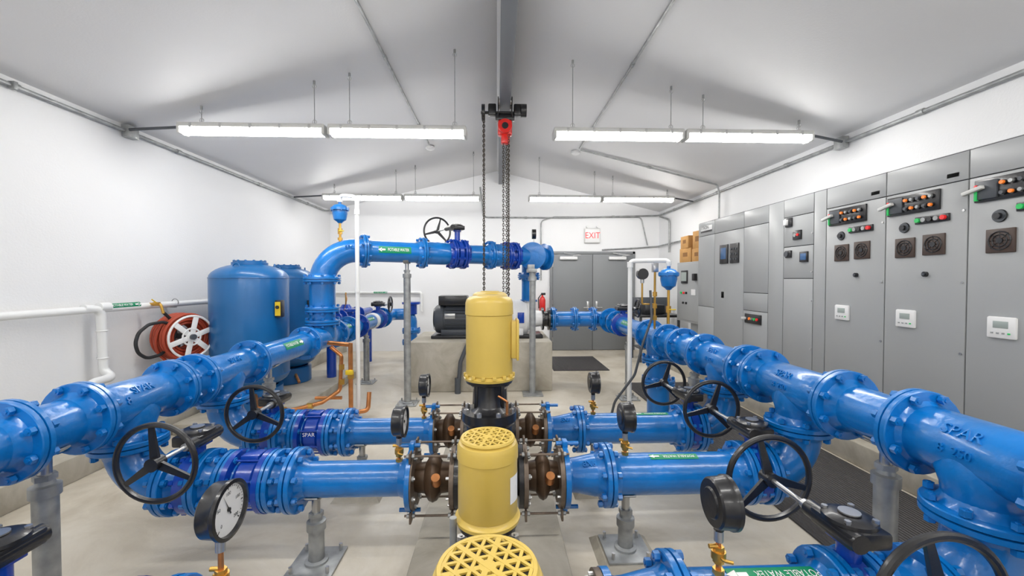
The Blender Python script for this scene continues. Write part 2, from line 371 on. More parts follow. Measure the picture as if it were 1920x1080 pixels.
def cast(b, st, c, a, nn, r, size=.06): b.wraptext(st, size, c, a, nn, r, BLUE, .002, ext=.005)
def stand(x, y, ztop, z0=0.0, r=.045, grout=False, rp=R8, axis='x', base=.26):
    b = B()
    if grout: b.lathe((x, y, z0), Z, [(0, 0), (0, .25), (.035, .2), (.035, 0)], CONC, 4, math.pi/4); z0 += .035
    b.bx(x-base/2, x+base/2, y-base/2, y+base/2, z0, z0+.014, GALV, .003)
    for sx in (-1, 1):
        for sy in (-1, 1): b.cyl((x+sx*base*.38, y+sy*base*.38, z0), (x+sx*base*.38, y+sy*base*.38, z0+.05), .01, STEEL, n=6)
    H = ztop-z0; zc = z0+max(.06, H-.16)
    b.lathe((x, y, z0+.014), Z, [(0, r*1.5), (.012, r*1.5), (.02, r*1.05)], GALV, 20)
    b.cyl((x, y, z0), (x, y, zc), r, GALV); b.lathe((x, y, zc-.03), Z, [(0, r), (.002, r*1.22), (.05, r*1.22), (.055, r*.8), (.08, r*.7)], GALV, 20)
    b.cyl((x, y, zc), (x, y, ztop-.005), r*.55, STEEL, n=14)
    b.cyl((x, y, zc+.045), (x, y, zc+.07), r*.95, GALV, n=6)
    K = 8; vs = []; fs = []; w2 = .035; rr = rp+.003
    for k in range(K+1):
        th = -math.pi/2+(k/K-.5)*1.5
        for ss in (-1, 1):
            for q in (0, .007):
                o = V(((rr+q)*math.cos(th), ss*w2, (rr+q)*math.sin(th)+rp)) if axis == 'y' else V((ss*w2, (rr+q)*math.cos(th), (rr+q)*math.sin(th)+rp))
                vs.append(V((x, y, ztop))+o)
    for k in range(K):
        i = 4*k; j = i+4; fs += [(i, j, j+2, i+2), (i+1, i+3, j+3, j+1), (i, i+1, j+1, j), (i+2, j+2, j+3, i+3)]
    fs += [(0, 2, 3, 1), (4*K, 4*K+1, 4*K+3, 4*K+2)]
    b.add(vs, fs, GALV)
    return b.done('pipe_support_stand')

def handwheel(b, c, a, R=.185, mat=BLACK, ph=.25):
    c = V(c); u, w, a = fr(V(a))
    b.torus(c, a, R, .0135, mat, 48, 10)
    b.cyl(c-a*.03, c+a*.03, .032, mat, n=16)
    for k in range(3):
        th = math.pi/2+k*2*math.pi/3+ph; d = u*math.cos(th)+w*math.sin(th)
        s_ = a.cross(d)
        b.add([c+d*.02+s_*.02-a*.008, c+d*.02-s_*.02-a*.008, c+d*R-s_*.011-a*.006, c+d*R+s_*.011-a*.006, c+d*.02+s_*.02+a*.008, c+d*.02-s_*.02+a*.008, c+d*R-s_*.011+a*.006, c+d*R+s_*.011+a*.006],
              [(0, 1, 2, 3), (7, 6, 5, 4), (0, 4, 5, 1), (1, 5, 6, 2), (2, 6, 7, 3), (3, 7, 4, 0)], mat)

def butterfly(x, y, zc, R=F8, sgn=1, axis=X, shaft=.36, zoff=.22, wR=.185, so=-.045, ph=.25):
    b = B(); c = V((x, y, zc)); ax = V(axis); side = X
    if abs(ax.x) > .2: side = Y if ax.x > .99 else Z.cross(ax)
    side = side*sgn
    b.lathe(c, ax, [(-.035, 0), (-.035, R*.8), (-.028, R*.93), (.028, R*.93), (.035, R*.8), (.035, 0)], DBLUE, 32)
    b.bolts(c, ax, R*.88, 8, .1, DBLUE, .011)
    b.cyl(c+Z*(R*.8), c+Z*(zoff+.01), .038, DBLUE); b.bx(x-.05, x+.05, y-.05, y+.05, zc+zoff-.015, zc+zoff+.005, DBLUE, .004)
    g = c+Z*(zoff+.035)
    rot = Matrix(((ax.x, side.x, 0), (ax.y, side.y, 0), (0, 0, 1)))
    b.box(g, (.15, .19, .06), BLACK, .012, rot)
    b.lathe(g+Z*.03, Z, [(0, .085), (.012, .083), (.022, .06), (.022, .035), (.026, .035), (.026, 0)], BLACK, 28)
    b.cyl(g+Z*.056, g+Z*.06, .034, STEEL)
    b.bolts(g+Z*.04, Z, .072, 4, .02, STEEL, .008)
    wx = g+ax*so
    b.cyl(wx-side*.1, wx+side*.13, .033, BLACK, n=16); b.cyl(wx+side*.1, wx+side*.16, .02, STEEL)
    e = wx+side*shaft
    b.cyl(wx, e, .011, STEEL, n=12)
    handwheel(b, e, side, wR, ph=ph)
    return b.done('butterfly_valve')

def gauge(x, y, z, zp, R=.083):
    b = B(); c = V((x, y, z))
    b.lathe(c-X*.035, X, [(0, 0), (0, R*.55), (.006, R*.62), (.006, R*.9), (.012, R*.97), (.055, R), (.062, R*1.06), (.074, R*1.06), (.076, R*.93), (.062, R*.9)], BLACK, 40)
    b.cyl(c+X*.02, c+X*.028, R*.9, WPLAS, n=40)
    for k in range(31):
        th = math.radians(225-270*k/30); L = .12 if k % 5 == 0 else .06
        d = Y*math.cos(th)+Z*math.sin(th); s_ = X.cross(d)*(.0012 if k % 5 else .002)
        p = c+X*.0285; b.add([p+d*R*.85-s_, p+d*R*.85+s_, p+d*R*(.85-L)+s_, p+d*R*(.85-L)-s_], [(0, 1, 2, 3)], BTXT)
    for k, st in enumerate(('0', '50', '100', '150', '200')):
        th = math.radians(225-67.5*k); b.text(st, .017, c+X*.0285+(Y*math.cos(th)+Z*math.sin(th))*(R*.58), Y, Z, BTXT, .0005)
    d = (Y*-.45+Z*.9).normalized(); s_ = X.cross(d)*.003; p = c+X*.031
    b.add([p-d*.02-s_, p-d*.02+s_, p+d*R*.7], [(0, 1, 2)], BTXT); b.cyl(c+X*.028, c+X*.033, .007, BTXT)
    zt = z-R
    b.cyl((x, y, zp-.01), (x, y, zt+.01), .009, COPPER, n=12)
    L = zt-zp
    b.cyl((x, y, zt-.012), (x, y, zt+.012), .017, BLACK, n=6)
    b.cyl((x, y, zt-.05), (x, y, zt-.012), .016, STEEL, n=16)
    zb_ = zp+L*.42
    b.cyl((x, y, zb_-.03), (x, y, zb_+.03), .019, BRASS, n=6); b.cyl((x, y, zb_-.014), (x, y, zb_+.014), .025, BRASS, n=16)
    b.tube([(x, y, zb_), (x, y-.035, zb_), (x+.03, y-.04, zb_-.005)], .006, BRASS, .01); b.cyl((x, y, zp-.005), (x, y, zp+.02), .02, BRASS, n=6)
    b.tube([(x, y, zb_+.03), (x-.035, y, zb_+.03)], .008, BRASS)
    return b.done('pressure_gauge')

def header(b, X0, Zc, y0, y1, flr, tees):
    b.cyl((X0, y0, Zc), (X0, y1, Zc), R8, BLUE, n=32)
    for t in tees:
        b.lathe((X0, t-.23, Zc), Y, [(0, R8), (.03, R8*1.08), (.43, R8*1.08), (.46, R8)], BLUE, 32)
        b.lathe((X0, t, Zc-.01), -Z, [(0, R8*1.05), (.06, R8*1.22), (.12, R8*1.06), (.19, R8)], BLUE, 32)
        b.fpair((X0, t, Zc-.22), Z, F8, R8, BLUE)
    for f in flr: b.fpair((X0, f, Zc), Y, F8, R8, BLUE)

TY = [r[0] for r in ROWS]
b = B()
header(b, XL, ZL, -.3, 4.6, [1.10, 1.78, 2.08, 2.64, 2.84, 3.46, 4.45], TY)
for t in (2.35, 3.15):
    cast(b, 'SPAR', (XL, t-.02, ZL), Y, (.75, 0, .65), R8*1.08)
cast(b, '8', (XL, 2.22, ZL), Y, (.85, 0, .3), R8*1.08)
b.plabel((XL, 4.02, ZL), Y, (.8, 0, .5), R8, .34, .07)
b.done('water_header_pipe')

b = B()
header(b, XR, ZR, -.3, 6.45, [1.16, 1.66, 2.03, 2.66, 2.84, 3.44, 3.85, 4.2, 4.72, 6.0], TY)
for t in (1.42, 2.35, 3.15):
    cast(b, 'SPAR', (XR, t, ZR), -Y, (-.75, 0, .65), R8*1.08)
    cast(b, '8  250', (XR, t, ZR), -Y, (-.97, 0, .1), R8*1.08, size=.045)
b.lathe((XR, 4.46, ZR), -Z, [(0, R8*1.1), (.12, R8*1.2), (.2, R8)], BLUE, 32)
b.cyl((XR, 4.46, ZR), (XR, 4.46, 0), R8*1.05, BLUE, n=32)
for z in (.74, .5): b.fpair((XR, 4.46, z), Z, F8, R8, BLUE)
b.lathe((XR, 4.46, 0), Z, [(0, .2), (.03, .2), (.03, .12)], BLUE, 28)
b.tube([(XR, 6.3, ZR), (XR, 6.6, ZR), (.78, 6.6, ZR)], R8*1.1, BLUE, .22, n=28, seg=10)
b.fpair((XR-.23, 6.6, ZR), X, F8*1.1, R8*1.1, BLUE); b.fpair((1.25, 6.6, ZR), X, F8*1.1, R8*1.1, BLUE); b.fpair((XR, 6.33, ZR), Y, F8*1.1, R8*1.1, BLUE)
b.fpair((.9, 6.6, ZR), X, F8*1.1, R8*1.1, BLUE)
b.lathe((1.22, 6.6, ZR), -X, [(0, R8*1.1), (.1, R8*1.1), (.28, R8*.9), (.34, R8*.9)], BLUE, 28)
b.plabel((XR, 5.35, ZR), -Y, (-.8, 0, .6), R8, .3, .06)
b.done('water_header_pipe.001')
butterfly(XR, 5.75, ZR, F8, 1, axis=Y, shaft=.2, zoff=.2, wR=.12)

def branch(y, ZR_, dzl, XLv=-1.68, XRv=1.50):
    r = R8*.93
    ZB = ZR_-dzl
    b = B()
    b.tube([(XL, y, ZL-.2), (XL, y, ZB), (XL+.26, y, ZB)], R8*1.03, BLUE, .229, n=28, seg=10)
    b.fpair((-1.80, y, ZB), X, F8, R8, BLUE); b.cyl((-1.8, y, ZB), (XLv-.03, y, ZB), R8, BLUE, n=32)
    b.fpair((XLv+.06, y, ZB), X, F8, R8, BLUE)
    b.cyl((XLv+.03, y, ZB), (-1.5, y, ZB), R8, BLUE, n=32)
    b.fpair((-1.49, y, ZB), X, F8*.95, R8, BLUE)
    b.lathe((-1.27, y, ZB), X, [(0, R8), (.06, R8), (.15, R8*.85), (.2, R8*.85)], BLUE, 32)
    b.fpair((-1.25, y, ZB), X, F8*.95, R8, BLUE); b.fpair((-1.13, y, ZB), X, F8, R8*.85, BLUE)
    b.cyl((-1.13, y, ZB), (-.5, y, ZB), r*.93, BLUE, n=32)
    FE = F8 if y > 2 else .125
    b.lathe((-.5, y, ZB), X, [(-.05, r*.93), (-.01, r*1.08), (0, r*1.1), (0, FE-.004), (.004, FE), (.028, FE), (.028, 0)], BLUE, 36)
    if y > 2:
        for sz in (-1, 1): b.bx(-.5, -.47, y-.03, y+.03, ZB+sz*(F8+.01)-.02, ZB+sz*(F8+.01)+.02, BLUE, .005); b.cyl((-.56, y, ZB+sz*(F8+.01)), (-.44, y, ZB+sz*(F8+.01)), .012, BLUE, n=8)
    b.done('water_branch_pipe')
    b = B()
    b.lathe((-1.47, y, ZB), X, [(0, R8), (.03, R8*1.0), (.06, R8*1.22), (.14, R8*1.22), (.17, R8), (.2, R8)], DBLUE, 32)
    for xx in (-1.455, -1.285): b.lathe((xx, y, ZB), X, [(-.014, R8), (-.014, F8*.97), (.014, F8*.97), (.014, R8)], DBLUE, 32)
    b.bx(-1.42, -1.32, y-.05, y+.05, ZB+.1, ZB+.16, DBLUE, .01); b.bolts((-1.37, y, ZB), X, F8*.84, 8, .25, DBLUE, .01)
    b.text('SPAR', .04, (-1.37, y-R8*1.23, ZB+.03), X, Z, WTXT, .001)
    b.done('check_valve')
    butterfly(XLv, y, ZB, F8, -1, so=.045, shaft=.34, zoff=.22+dzl, ph=.1)
    gauge(-.56 if y > 2 else -.945, y, .81 if y > 2 else .835, ZB+r*.93-.005, .083 if y > 2 else .092)
    stand(-1.03, y, ZB-r*.93, 0, .042, grout=y > 2.9, rp=r*.93)
    ZB = ZR_
    b = B()
    b.tube([(XR, y, ZR-.2), (XR, y, ZB), (XR-.26, y, ZB)], R8*1.03, BLUE, .235, n=28, seg=10)
    b.fpair((1.565, y, ZB), X, F8, R8, BLUE); b.fpair((XRv-.065, y, ZB), X, F8, R8, BLUE)
    b.cyl((.62, y, ZB), (XRv-.03, y, ZB), R8*1.02, BLUE, n=32)
    if XRv < 1.45: b.cyl((XRv+.03, y, ZB), (1.55, y, ZB), R8, BLUE, n=32); b.fpair((XRv+.065, y, ZB), X, F8, R8, BLUE)
    b.fpair((.63, y, ZB), X, F8, R8, BLUE)
    b.lathe((.40, y, ZB), X, [(0, R8*.82), (.05, R8*.85), (.15, R8*1.02), (.24, R8*1.02)], BLUE, 32)
    b.lathe((.388, y, ZB), X, [(-.014, 0), (-.014, FE), (.014, FE), (.014, R8*.9), (.04, R8*.83)], BLUE, 36)
    if y > 2:
        for sz in (-1, 1): b.bx(.375, .405, y-.03, y+.03, ZB+sz*(F8+.01)-.02, ZB+sz*(F8+.01)+.02, BLUE, .005); b.cyl((.34, y, ZB+sz*(F8+.01)), (.47, y, ZB+sz*(F8+.01)), .012, BLUE, n=8)
    cast(b, '8X6', (.52, y, ZB), X, (0, -.6, .8), R8, size=.045)
    if y > 3: b.plabel((1.2, y, ZB), -X, (0, -.1, .99), R8*1.02, .26, .04)
    elif y > 2: b.plabel((1.02, y, ZB), -X, (0, -.25, .97), R8*1.02, .28, .045)
    elif y > 1.2: b.plabel((1.0, y, ZB), -X, (0, -.1, .99), R8*1.02, .36, .07)
    b.done('water_branch_pipe')
    butterfly(XRv, y, ZB, F8, 1, shaft=.37, zoff=.22 if y > 2 else .235, ph=-.25 if y < 2 else .3)
    gauge(.745 if y > 2 else .79, y, .82 if y > 2 else .825, ZB+R8, .083 if y > 2 else .088)
    stand(.75, y, ZB-R8*1.02, 0, .042, grout=True, rp=R8*1.02)
for (y, zz, dz_), xv in zip(ROWS, (1.27, 1.27, 1.50, 1.50)): branch(y, zz, dz_, XRv=xv)

# ---- vertical inline pumps
def flex(b, xa, xb, y, ZB, FE, rods=True):
    m = (xa+xb)/2; L = xb-xa
    k_ = FE/F8
    for xx in (xa, xb): b.lathe((xx, y, ZB), X, [(-.012, 0), (-.012, FE*.97), (.012, FE*.97), (.012, 0)], RUST, 32)
    b.lathe((xa, y, ZB), X, [(0.01, .075*k_), (.03, .08*k_), (L*.30, .085*k_), (L*.4, .12*k_), (L*.5, .13*k_), (L*.6, .12*k_), (L*.70, .085*k_), (L-.03, .08*k_), (L-.01, .075*k_)], BRONZE, 32)
    for k in range(8):
        th = math.pi*2*(k+.5)/8; p = V((0, y+.145*k_*math.cos(th), ZB+.145*k_*math.sin(th)))
        for xx in (xa, xb): b.cyl(p+X*(xx-.03), p+X*(xx+.03), .008, STEEL, n=6); b.cyl(p+X*(xx+.012), p+X*(xx+.024), .014, GALV, n=6)
    if rods:
        for sz in (-1, 1):
            for sy in (-1, 1):
                p = V((0, y+sy*.10, ZB+sz*.165))
                b.cyl(p+X*(xa-.035), p+X*(xb+.04), .0065, RUST, n=8)
                for xx in (xa, xb): b.bx(xx-.006, xx+.006, p.y-.025, p.y+.025, p.z-.035, p.z+.025, RUST, .003); b.cyl(p+X*(xx-.022), p+X*(xx-.008), .012, GALV, n=6); b.cyl(p+X*(xx+.008), p+X*(xx+.022), .012, GALV, n=6)
        b.cyl((m+.03, y-.115, ZB+.02), (m+.03, y-.15, ZB+.07), .024, COPPER, n=14)

def vpump(y, big, x, ZB, zt, dzl=0.0):
    b = B()
    fl = .19 if big else .15; FE = F8 if big else .125
    b.lathe((x, y, .14), Z, [(0, 0), (0, .15), (.03, .15), (.04, .09), (.16, .1), (.22, .14), (.26, .17), (.38, .17), (.43, .15), (.44, 0)], BLACK, 36)
    for sx in (-1, 1):
        b.lathe((x, y, ZB-(dzl if sx < 0 else 0)), X*sx, [(.05, .11), (.10, .085), (fl-.03, .08), (fl-.025, FE*.97), (fl, FE*.97), (fl, 0)], BLACK, 32)
    zf = .87 if big else .68
    b.lathe((x, y, .53), Z, [(0, .14), (zf-.53-.08, .13 if big else .1), (zf-.53-.05, .155 if big else .12), (zf-.53, .155 if big else .12), (zf-.53+.001, 0)], BLACK, 32)
    b.bolts((x, y, zf-.02), Z, .138 if big else .105, 8, .09, STEEL, .011)
    zm = 1.065 if big else zt-.275
    rr = .07 if big else .055
    b.lathe((x, y, zf), Z, [(0, rr*1.5), (.02, rr*1.1), (.03, rr), (zm-zf-.05, rr), (zm-zf-.03, rr*1.5), (zm-zf, rr*1.7), (zm-zf, 0)], BLACK, 28)
    for sx in (-1, 1): b.bx(x+sx*rr*.95-.02, x+sx*rr*.95+.02, y-.02, y+.02, zf, zm, BLACK, .008)
    if big: b.cyl((x+.1, y-.08, zf), (x+.1, y-.08, zf+.07), .008, COPPER); b.tube([(x+.1, y-.08, zf+.07), (x+.05, y-.07, zf+.1)], .006, COPPER)
    else: b.cyl((x-.115, y-.05, .14), (x-.115, y-.05, zm+.02), .012, GALV)
    flex(b, -.475, x-fl-.014, y, ZB-dzl, FE, big); flex(b, x+fl+.014, .36, y, ZB, FE, big)
    RM = .133 if big else .103; H = zt-zm
    b.lathe((x, y, zm-.01), Z, [(0, RM*1.08), (.012, RM*1.1), (.016, RM*1.02), (.025, RM*.97), (.03, RM), (H*.78, RM), (H*.785, RM*.985), (H*.79, RM*1.03), (H*.93, RM*1.02), (H*.975, RM*.97), (H*1.0, RM*.86), (H*1.012, RM*.7), (H*1.012, 0)], YEL, 48)
    b.lathe((x, y, zm-.03), Z, [(0, 0), (0, RM*1.0), (.02, RM*1.04), (.02, 0)], BLACK, 40)
    zc = zm-.01+H*1.012
    if big:
        b.lathe((x, y, zc), Z, [(0, RM*.55), (.006, RM*.53), (.008, 0)], YEL, 32)
        b.bx(x+RM-.01, x+RM+.025, y-.06, y+.06, zm+.11, zm+.32, YEL, .008)
        b.bx(x+RM+.02, x+RM+.035, y-.07, y+.07, zm+.10, zm+.33, YEL, .006)
        for k in range(14):
            th = k*2*math.pi/14; b.box((x+RM*1.03*math.cos(th), y+RM*1.03*math.sin(th), zm+H*.03), (.02, .02, .02), YEL, .003)
    else:
        b.cyl((x, y, zc), (x, y, zc+.0012), RM*.84, BTXT, n=40)
        b.torus((x, y, zc+.001), Z, RM*.86, .007, YEL, 48, 6)
        b.lathe((x, y, zc), Z, [(0, RM*.17), (.0062, RM*.16), (.0062, 0)], YEL, 24)
        RR = RM*.86
        for k in range(3):
            th = k*math.pi/3+.26; d = V((math.cos(th), math.sin(th), 0)); e = V((-d.y, d.x, 0))
            for i in range(-3, 4):
                o = i*RM*.26
                if abs(o) >= RR: continue
                h = math.sqrt(RR*RR-o*o); c = V((x, y, zc+.002))+e*o
                ww = .0055 if i == 0 else .0032
                A = [c-d*h-e*ww, c+d*h-e*ww, c+d*h+e*ww, c-d*h+e*ww]
                b.add(A+[p+Z*(.004+k*.0003) for p in A], [(4, 5, 6, 7), (0, 1, 5, 4), (2, 3, 7, 6)], YEL)
        K = 6; vs = []
        for k in range(K+1):
            th = -.75+.55*k/K; vs += [(x+(RM+.001)*math.cos(th), y+(RM+.001)*math.sin(th), zm+.07), (x+(RM+.001)*math.cos(th), y+(RM+.001)*math.sin(th), zm+.16)]
        b.add(vs, [(2*k, 2*k+2, 2*k+3, 2*k+1) for k in range(K)], WPLAS)
        b.bx(x-.05, x+.05, y+RM-.005, y+RM+.06, zm+.05, zm+.17, YEL, .008)
    b.done('vertical_inline_pump')
vpump(3.15, True, -.055, .46, 1.53); vpump(2.35, True, -.045, .485, 1.53); vpump(1.42, False, -.033, .455, 1.075, .05); vpump(.745, False, -.018, .46, 1.095, .05)

stand(XL, 1.92, ZL-R8, 0, .045, axis='y'); stand(XL, 3.75, ZL-R8, 0, .045, axis='y'); stand(XL, 6.5, ZL-R8, 0, .045, axis='y')
stand(XR, 1.80, ZR-R8, 0, .045, axis='y'); stand(XR, 5.5, ZR-R8, 0, .04, axis='y'); stand(XR, 3.63, ZR-R8, 0, .045, axis='y')

# ---------------------------------------------------------------- overhead pipe + riser
R10, F10 = .138, .205
P0 = V((XL, 4.9, 1.97)); P1 = V((.6, 6.3, 1.97)); d = (P1-P0).normalized()
b = B()
b.tube([(XL, 4.9, .94), P0, P0+d*.5], R10*1.03, BLUE, .38, n=32, seg=12)
b.tube([P0+d*.35, P1], R10*.96, BLUE, n=32)
for z in (1.62, 1.27, 1.12): b.fpair((XL, 4.9, z), Z, F10 if z > 1.5 else F8*1.08, R10 if z > 1.5 else R8*1.1, BLUE)
b.lathe((XL, 4.9, 1.3), Z, [(0, R8*1.12), (.05, R8*1.15), (.28, R10*1.05), (.32, R10)], BLUE, 32)
b.lathe((XL, 4.6, ZL), Y, [(0, R8), (.06, R8*1.15), (.54, R8*1.15), (.6, R8)], BLUE, 32)
b.fpair((XL, 5.25, ZL), Y, F8, R8, BLUE)
def along(t): return P0+d*t
for t in (.47, 1.2): b.fpair(along(t), d, F10, R10, BLUE)
b.lathe(along(1.22), d, [(0, R10*.96), (.05, R10*1.1), (.3, R10*1.1), (.36, R10)], BLUE, 32)
for t in (1.62, 1.78): b.fpair(along(t), d, F10, R10, DBLUE)
b.fpair(along(2.2), d, F10, R10, BLUE)
b.lathe(along(2.2), d, [(0, R10), (.06, R10*1.2), (.2, R10*1.2), (.26, R10)], BLUE, 32)
for t in (2.47, 2.6): b.fpair(along(t), d, F10, R10, DBLUE)
b.lathe(P1+d*-.05, d, [(0, R10), (.1, R10*1.05), (.18, R10*1.05), (.19, F10), (.24, F10), (.24, 0)], BLUE, 36)
b.lathe(P1+d*-.02, (-.3, -.95, 0), [(0, R10), (.17, R10), (.17, F10), (.2, F10), (.205, R10), (.21, 0)], BLUE, 36)
b.bolts(P1+V((-.3, -.95, 0)).normalized()*.18, (-.3, -.95, 0), .172, 10, .07, BLUE, .012)
b.plabel(along(.82), d, (0, -1, .12), R10*.96, .4, .085, arrow=-1)
cast(b, 'SPAR', along(.3), d, (0, -1, .2), R10*1.03, size=.06)
b.tube([(.5, 6.3, 1.9), (.5, 6.45, 1.9), (.5, 6.5, 1.3)], R8, BLUE, .1, n=24)
b.fpair((.5, 6.47, 1.67), Z, F8, R8, BLUE); b.lathe((.5, 6.5, 1.3), Z, [(0, .075), (.04, .075), (.28, .11), (.36, .11)], BLUE, 28)
b.lathe((.5, 6.5, 1.27), Z, [(0, 0), (0, .14), (.03, .14), (.03, .08)], BLUE, 28)
b.cyl((.56, 6.25, 2.1), (.56, 6.25, 2.24), .01, STEEL); b.cyl((.53, 6.25, 2.31), (.59, 6.25, 2.31), .075, BLACK)
b.done('overhead_water_pipe')
vp = along(1.70); butterfly(vp.x, vp.y, vp.z, F10, 1, axis=d, shaft=.5, zoff=.32, wR=.20, so=-.11)
p = along(1.0); stand(p.x, p.y, 1.97-R10, 0, .045, rp=R10)
b = B()
b.bx(.36, .64, 5.62, 5.89, 0, .014, GALV, .003); b.cyl((.5, 5.79, 0), (.5, 5.79, 1.72), .045, GALV); b.lathe((.5, 5.79, 1.6), Z, [(0, .045), (0, .058), (.06, .058), (.06, .04)], GALV)
b.box((.5, 5.93, 1.745), (.12, .42, .05), GALV, .004); b.bx(.45, .55, 6.0, 6.16, 1.76, 1.84, GALV, .004); b.done('pipe_support_stand')

b = B()
b.cyl((XL, 5.2, ZL), (XL, 7.9, ZL), R8*.97, BLUE, n=28)
b.tube([(XL, 7.7, ZL), (XL, 8.1, ZL), (-1.75, 8.1, ZL)], R8, BLUE, .18, n=24); b.tube([(-1.85, 8.1, ZL), (-1.68, 8.1, ZL), (-1.68, 8.1, 0)], R8, BLUE, .15, n=24)
for f in (5.7, 6.1, 7.4): b.fpair((XL, f, ZL), Y, F8, R8, BLUE if f != 6.1 else DBLUE)
b.lathe((XL, 6.8, ZL), Y, [(-.07, R8), (-.06, R8*1.15), (.06, R8*1.15), (.07, R8)], WPLAS, 28)
b.fpair((-1.68, 8.1, .62), Z, F8, R8, BLUE); b.fpair((-1.68, 8.1, .4), Z, F8, R8, BLUE)
b.lathe((-1.68, 8.1, ZL), Z, [(0, R8), (.18, R8), (.2, F8), (.24, F8), (.24, 0)], DBLUE, 24)
b.plabel((XL, 5.48, ZL), Y, (.8, 0, .6), R8, .2, .06)
b.plabel((XL, 6.45, ZL), Y, (.8, 0, .6), R8, .3, .06)
b.done('water_header_pipe.002')
butterfly(XL, 7.15, ZL, F8, 1, axis=Y, shaft=.22, zoff=.22, wR=.13)
b = B(); xx = -2.55
b.cyl((xx, 6.3, 1.0), (xx, 8.3, 1.0), .07, DBLUE)
for f in (6.5, 6.75, 7.3, 7.6): b.lathe((xx, f, 1.0), Y, [(-.02, 0), (-.02, .13), (.02, .13), (.02, 0)], DBLUE, 24)
b.lathe((xx, 7.02, 1.0), Z, [(-.08, 0), (-.06, .1), (.06, .12), (.08, .16), (.12, .16), (.14, .1), (.2, .06), (.2, 0)], DBLUE, 24)
b.bolts((xx, 7.02, 1.1), Z, .145, 8, .07, STEEL, .01)
b.cyl((xx, 7.02, 1.15), (xx, 7.02, 1.4), .012, BRASS); b.tube([(xx, 6.85, 1.0), (xx+.1, 6.8, 1.3), (xx, 7.02, 1.38)], .006, COPPER, .05)
b.cyl((xx, 6.4, .12), (xx, 6.4, .95), .07, DBLUE); b.cyl((xx, 8.2, 0), (xx, 8.2, .95), .07, DBLUE)
b.done('pressure_control_valve')

# ---------------------------------------------------------------- air valves + vents
def airvalve(x, y, z0, zc, name='air_release_valve'):
    b = B()
    b.cyl((x, y, z0-.02), (x, y, zc-.1), .014, BRASS); zz = (z0+zc-.1)/2
    b.cyl((x, y, zz-.035), (x, y, zz+.035), .026, BRASS, n=6); b.cyl((x, y, z0), (x, y, z0+.03), .028, BRASS, n=6)
    b.tube([(x, y, zz), (x, y-.04, zz), (x+.06, y-.045, zz)], .006, YELLABEL, .01)
    b.lathe((x, y, zc-.11), Z, [(0, .02), (.02, .04), (.04, .07), (.11, .085), (.15, .085), (.152, .105), (.18, .105), (.182, .09), (.21, .07), (.225, .03), (.225, 0)], BLUE, 28)
    b.bolts((x, y, zc+.055), Z, .096, 6, .05, BLUE, .008)
    b.cyl((x, y, zc+.1), (x, y, zc+.16), .018, BLUE)
    return b.done(name)
ax, ay = P0.x+.18, P0.y+.08
airvalve(ax, ay, 1.97+R10-.02, 2.40)
b = B(); b.tube([(ax, ay, 2.54), (ax, ay, 2.62), (ax+.18, ay-.1, 2.59), (-1.62, 4.83, 2.56), (-1.62, 4.83, .02)], .024, WPVC, .05, n=14)
for z in (1.5, 2.4): b.cyl((-1.62, 4.83, z-.03), (-1.62, 4.83, z+.03), .03, WPVC)
b.cyl((ax, ay, 2.54), (ax, ay, 2.58), .03, WPVC); b.done('vent_pipe')
airvalve(1.80, 4.25, ZR+R8, 1.62)
b = B(); b.tube([(1.80, 4.25, 1.76), (1.80, 4.25, 1.82), (1.44, 4.4, 1.82), (1.44, 4.4, .3)], .024, WPVC, .04, n=14)
b.cyl((1.80, 4.25, 1.78), (1.80, 4.25, 1.81), .032, WPVC); b.cyl((1.44, 4.4, 1.75), (1.44, 4.4, 1.81), .032, WPVC); b.cyl((1.44, 4.4, .3), (1.44, 4.4, 0), .024, WPVC)
b.done('vent_pipe')
b = B(); x, y = 1.72, 4.42
b.tube([(x, y, ZR+.1), (x, y, 1.5), (x+.0, y, 1.76)], .012, BRASS); b.tube([(x, y, 1.35), (x-.14, y, 1.35), (x-.14, y, 1.62)], .01, BRASS, .02)
for z in (1.2, 1.33, 1.46): b.cyl((x, y, z-.025), (x, y, z+.025), .024, BRASS, n=6)
b.cyl((x-.14, y-.03, 1.68), (x-.14, y+.03, 1.68), .06, BLACK, n=24); b.cyl((x-.14, y, 1.58), (x-.14, y, 1.63), .02, STEEL)
b.bx(x-.03, x+.03, y-.03, y+.03, 1.7, 1.8, STEEL, .006)
b.tube([(x-.05, y, 1.5), (x-.05, y-.05, 1.2), (x-.16, y-.1, .95), (x-.25, y-.1, .6), (x-.45, y-.05, .3), (x-.5, y, .02)], .014, GREYDK, .2, n=8)
b.done('pressure_transmitter')

# ---------------------------------------------------------------- horizontal end-suction pump
b = B(); py, pz = 6.5, 1.0
b.bx(-1.0, .7, py-.28, py+.28, .722, .77, BLACK, .01)
mx0 = -.98
b.lathe((mx0, py, pz), X, [(0, 0), (0, .12), (.02, .2), (.05, .222), (.15, .228), (.155, .212), (.55, .212), (.56, .22), (.6, .22), (.64, .16), (.66, .1), (.66, 0)], GREYDK, 40)
for k in range(26):
    th = 2*math.pi*k/26; dd = V((0, math.cos(th), math.sin(th)))
    if dd.z < -.75: continue
    b.box(V((mx0+.37, py, pz))+dd*.222, (.36, .006, .03), GREYDK, 0, Matrix.Rotation(th-math.pi/2, 3, 'X'))
for r_ in (.05, .09, .13, .17): b.torus((mx0, py, pz), X, r_, .004, BLACK, 28, 6)
b.bx(-.86, -.46, py-.2, py-.12, .76, .85, GREYDK, .01); b.bx(-.86, -.46, py+.12, py+.2, .76, .85, GREYDK, .01)
b.bx(-.90, -.46, py-.18, py+.16, 1.22, 1.37, BLACK, .015)
b.bx(-.80, -.64, py-.228, py-.21, 1.02, 1.1, STEEL, .002)
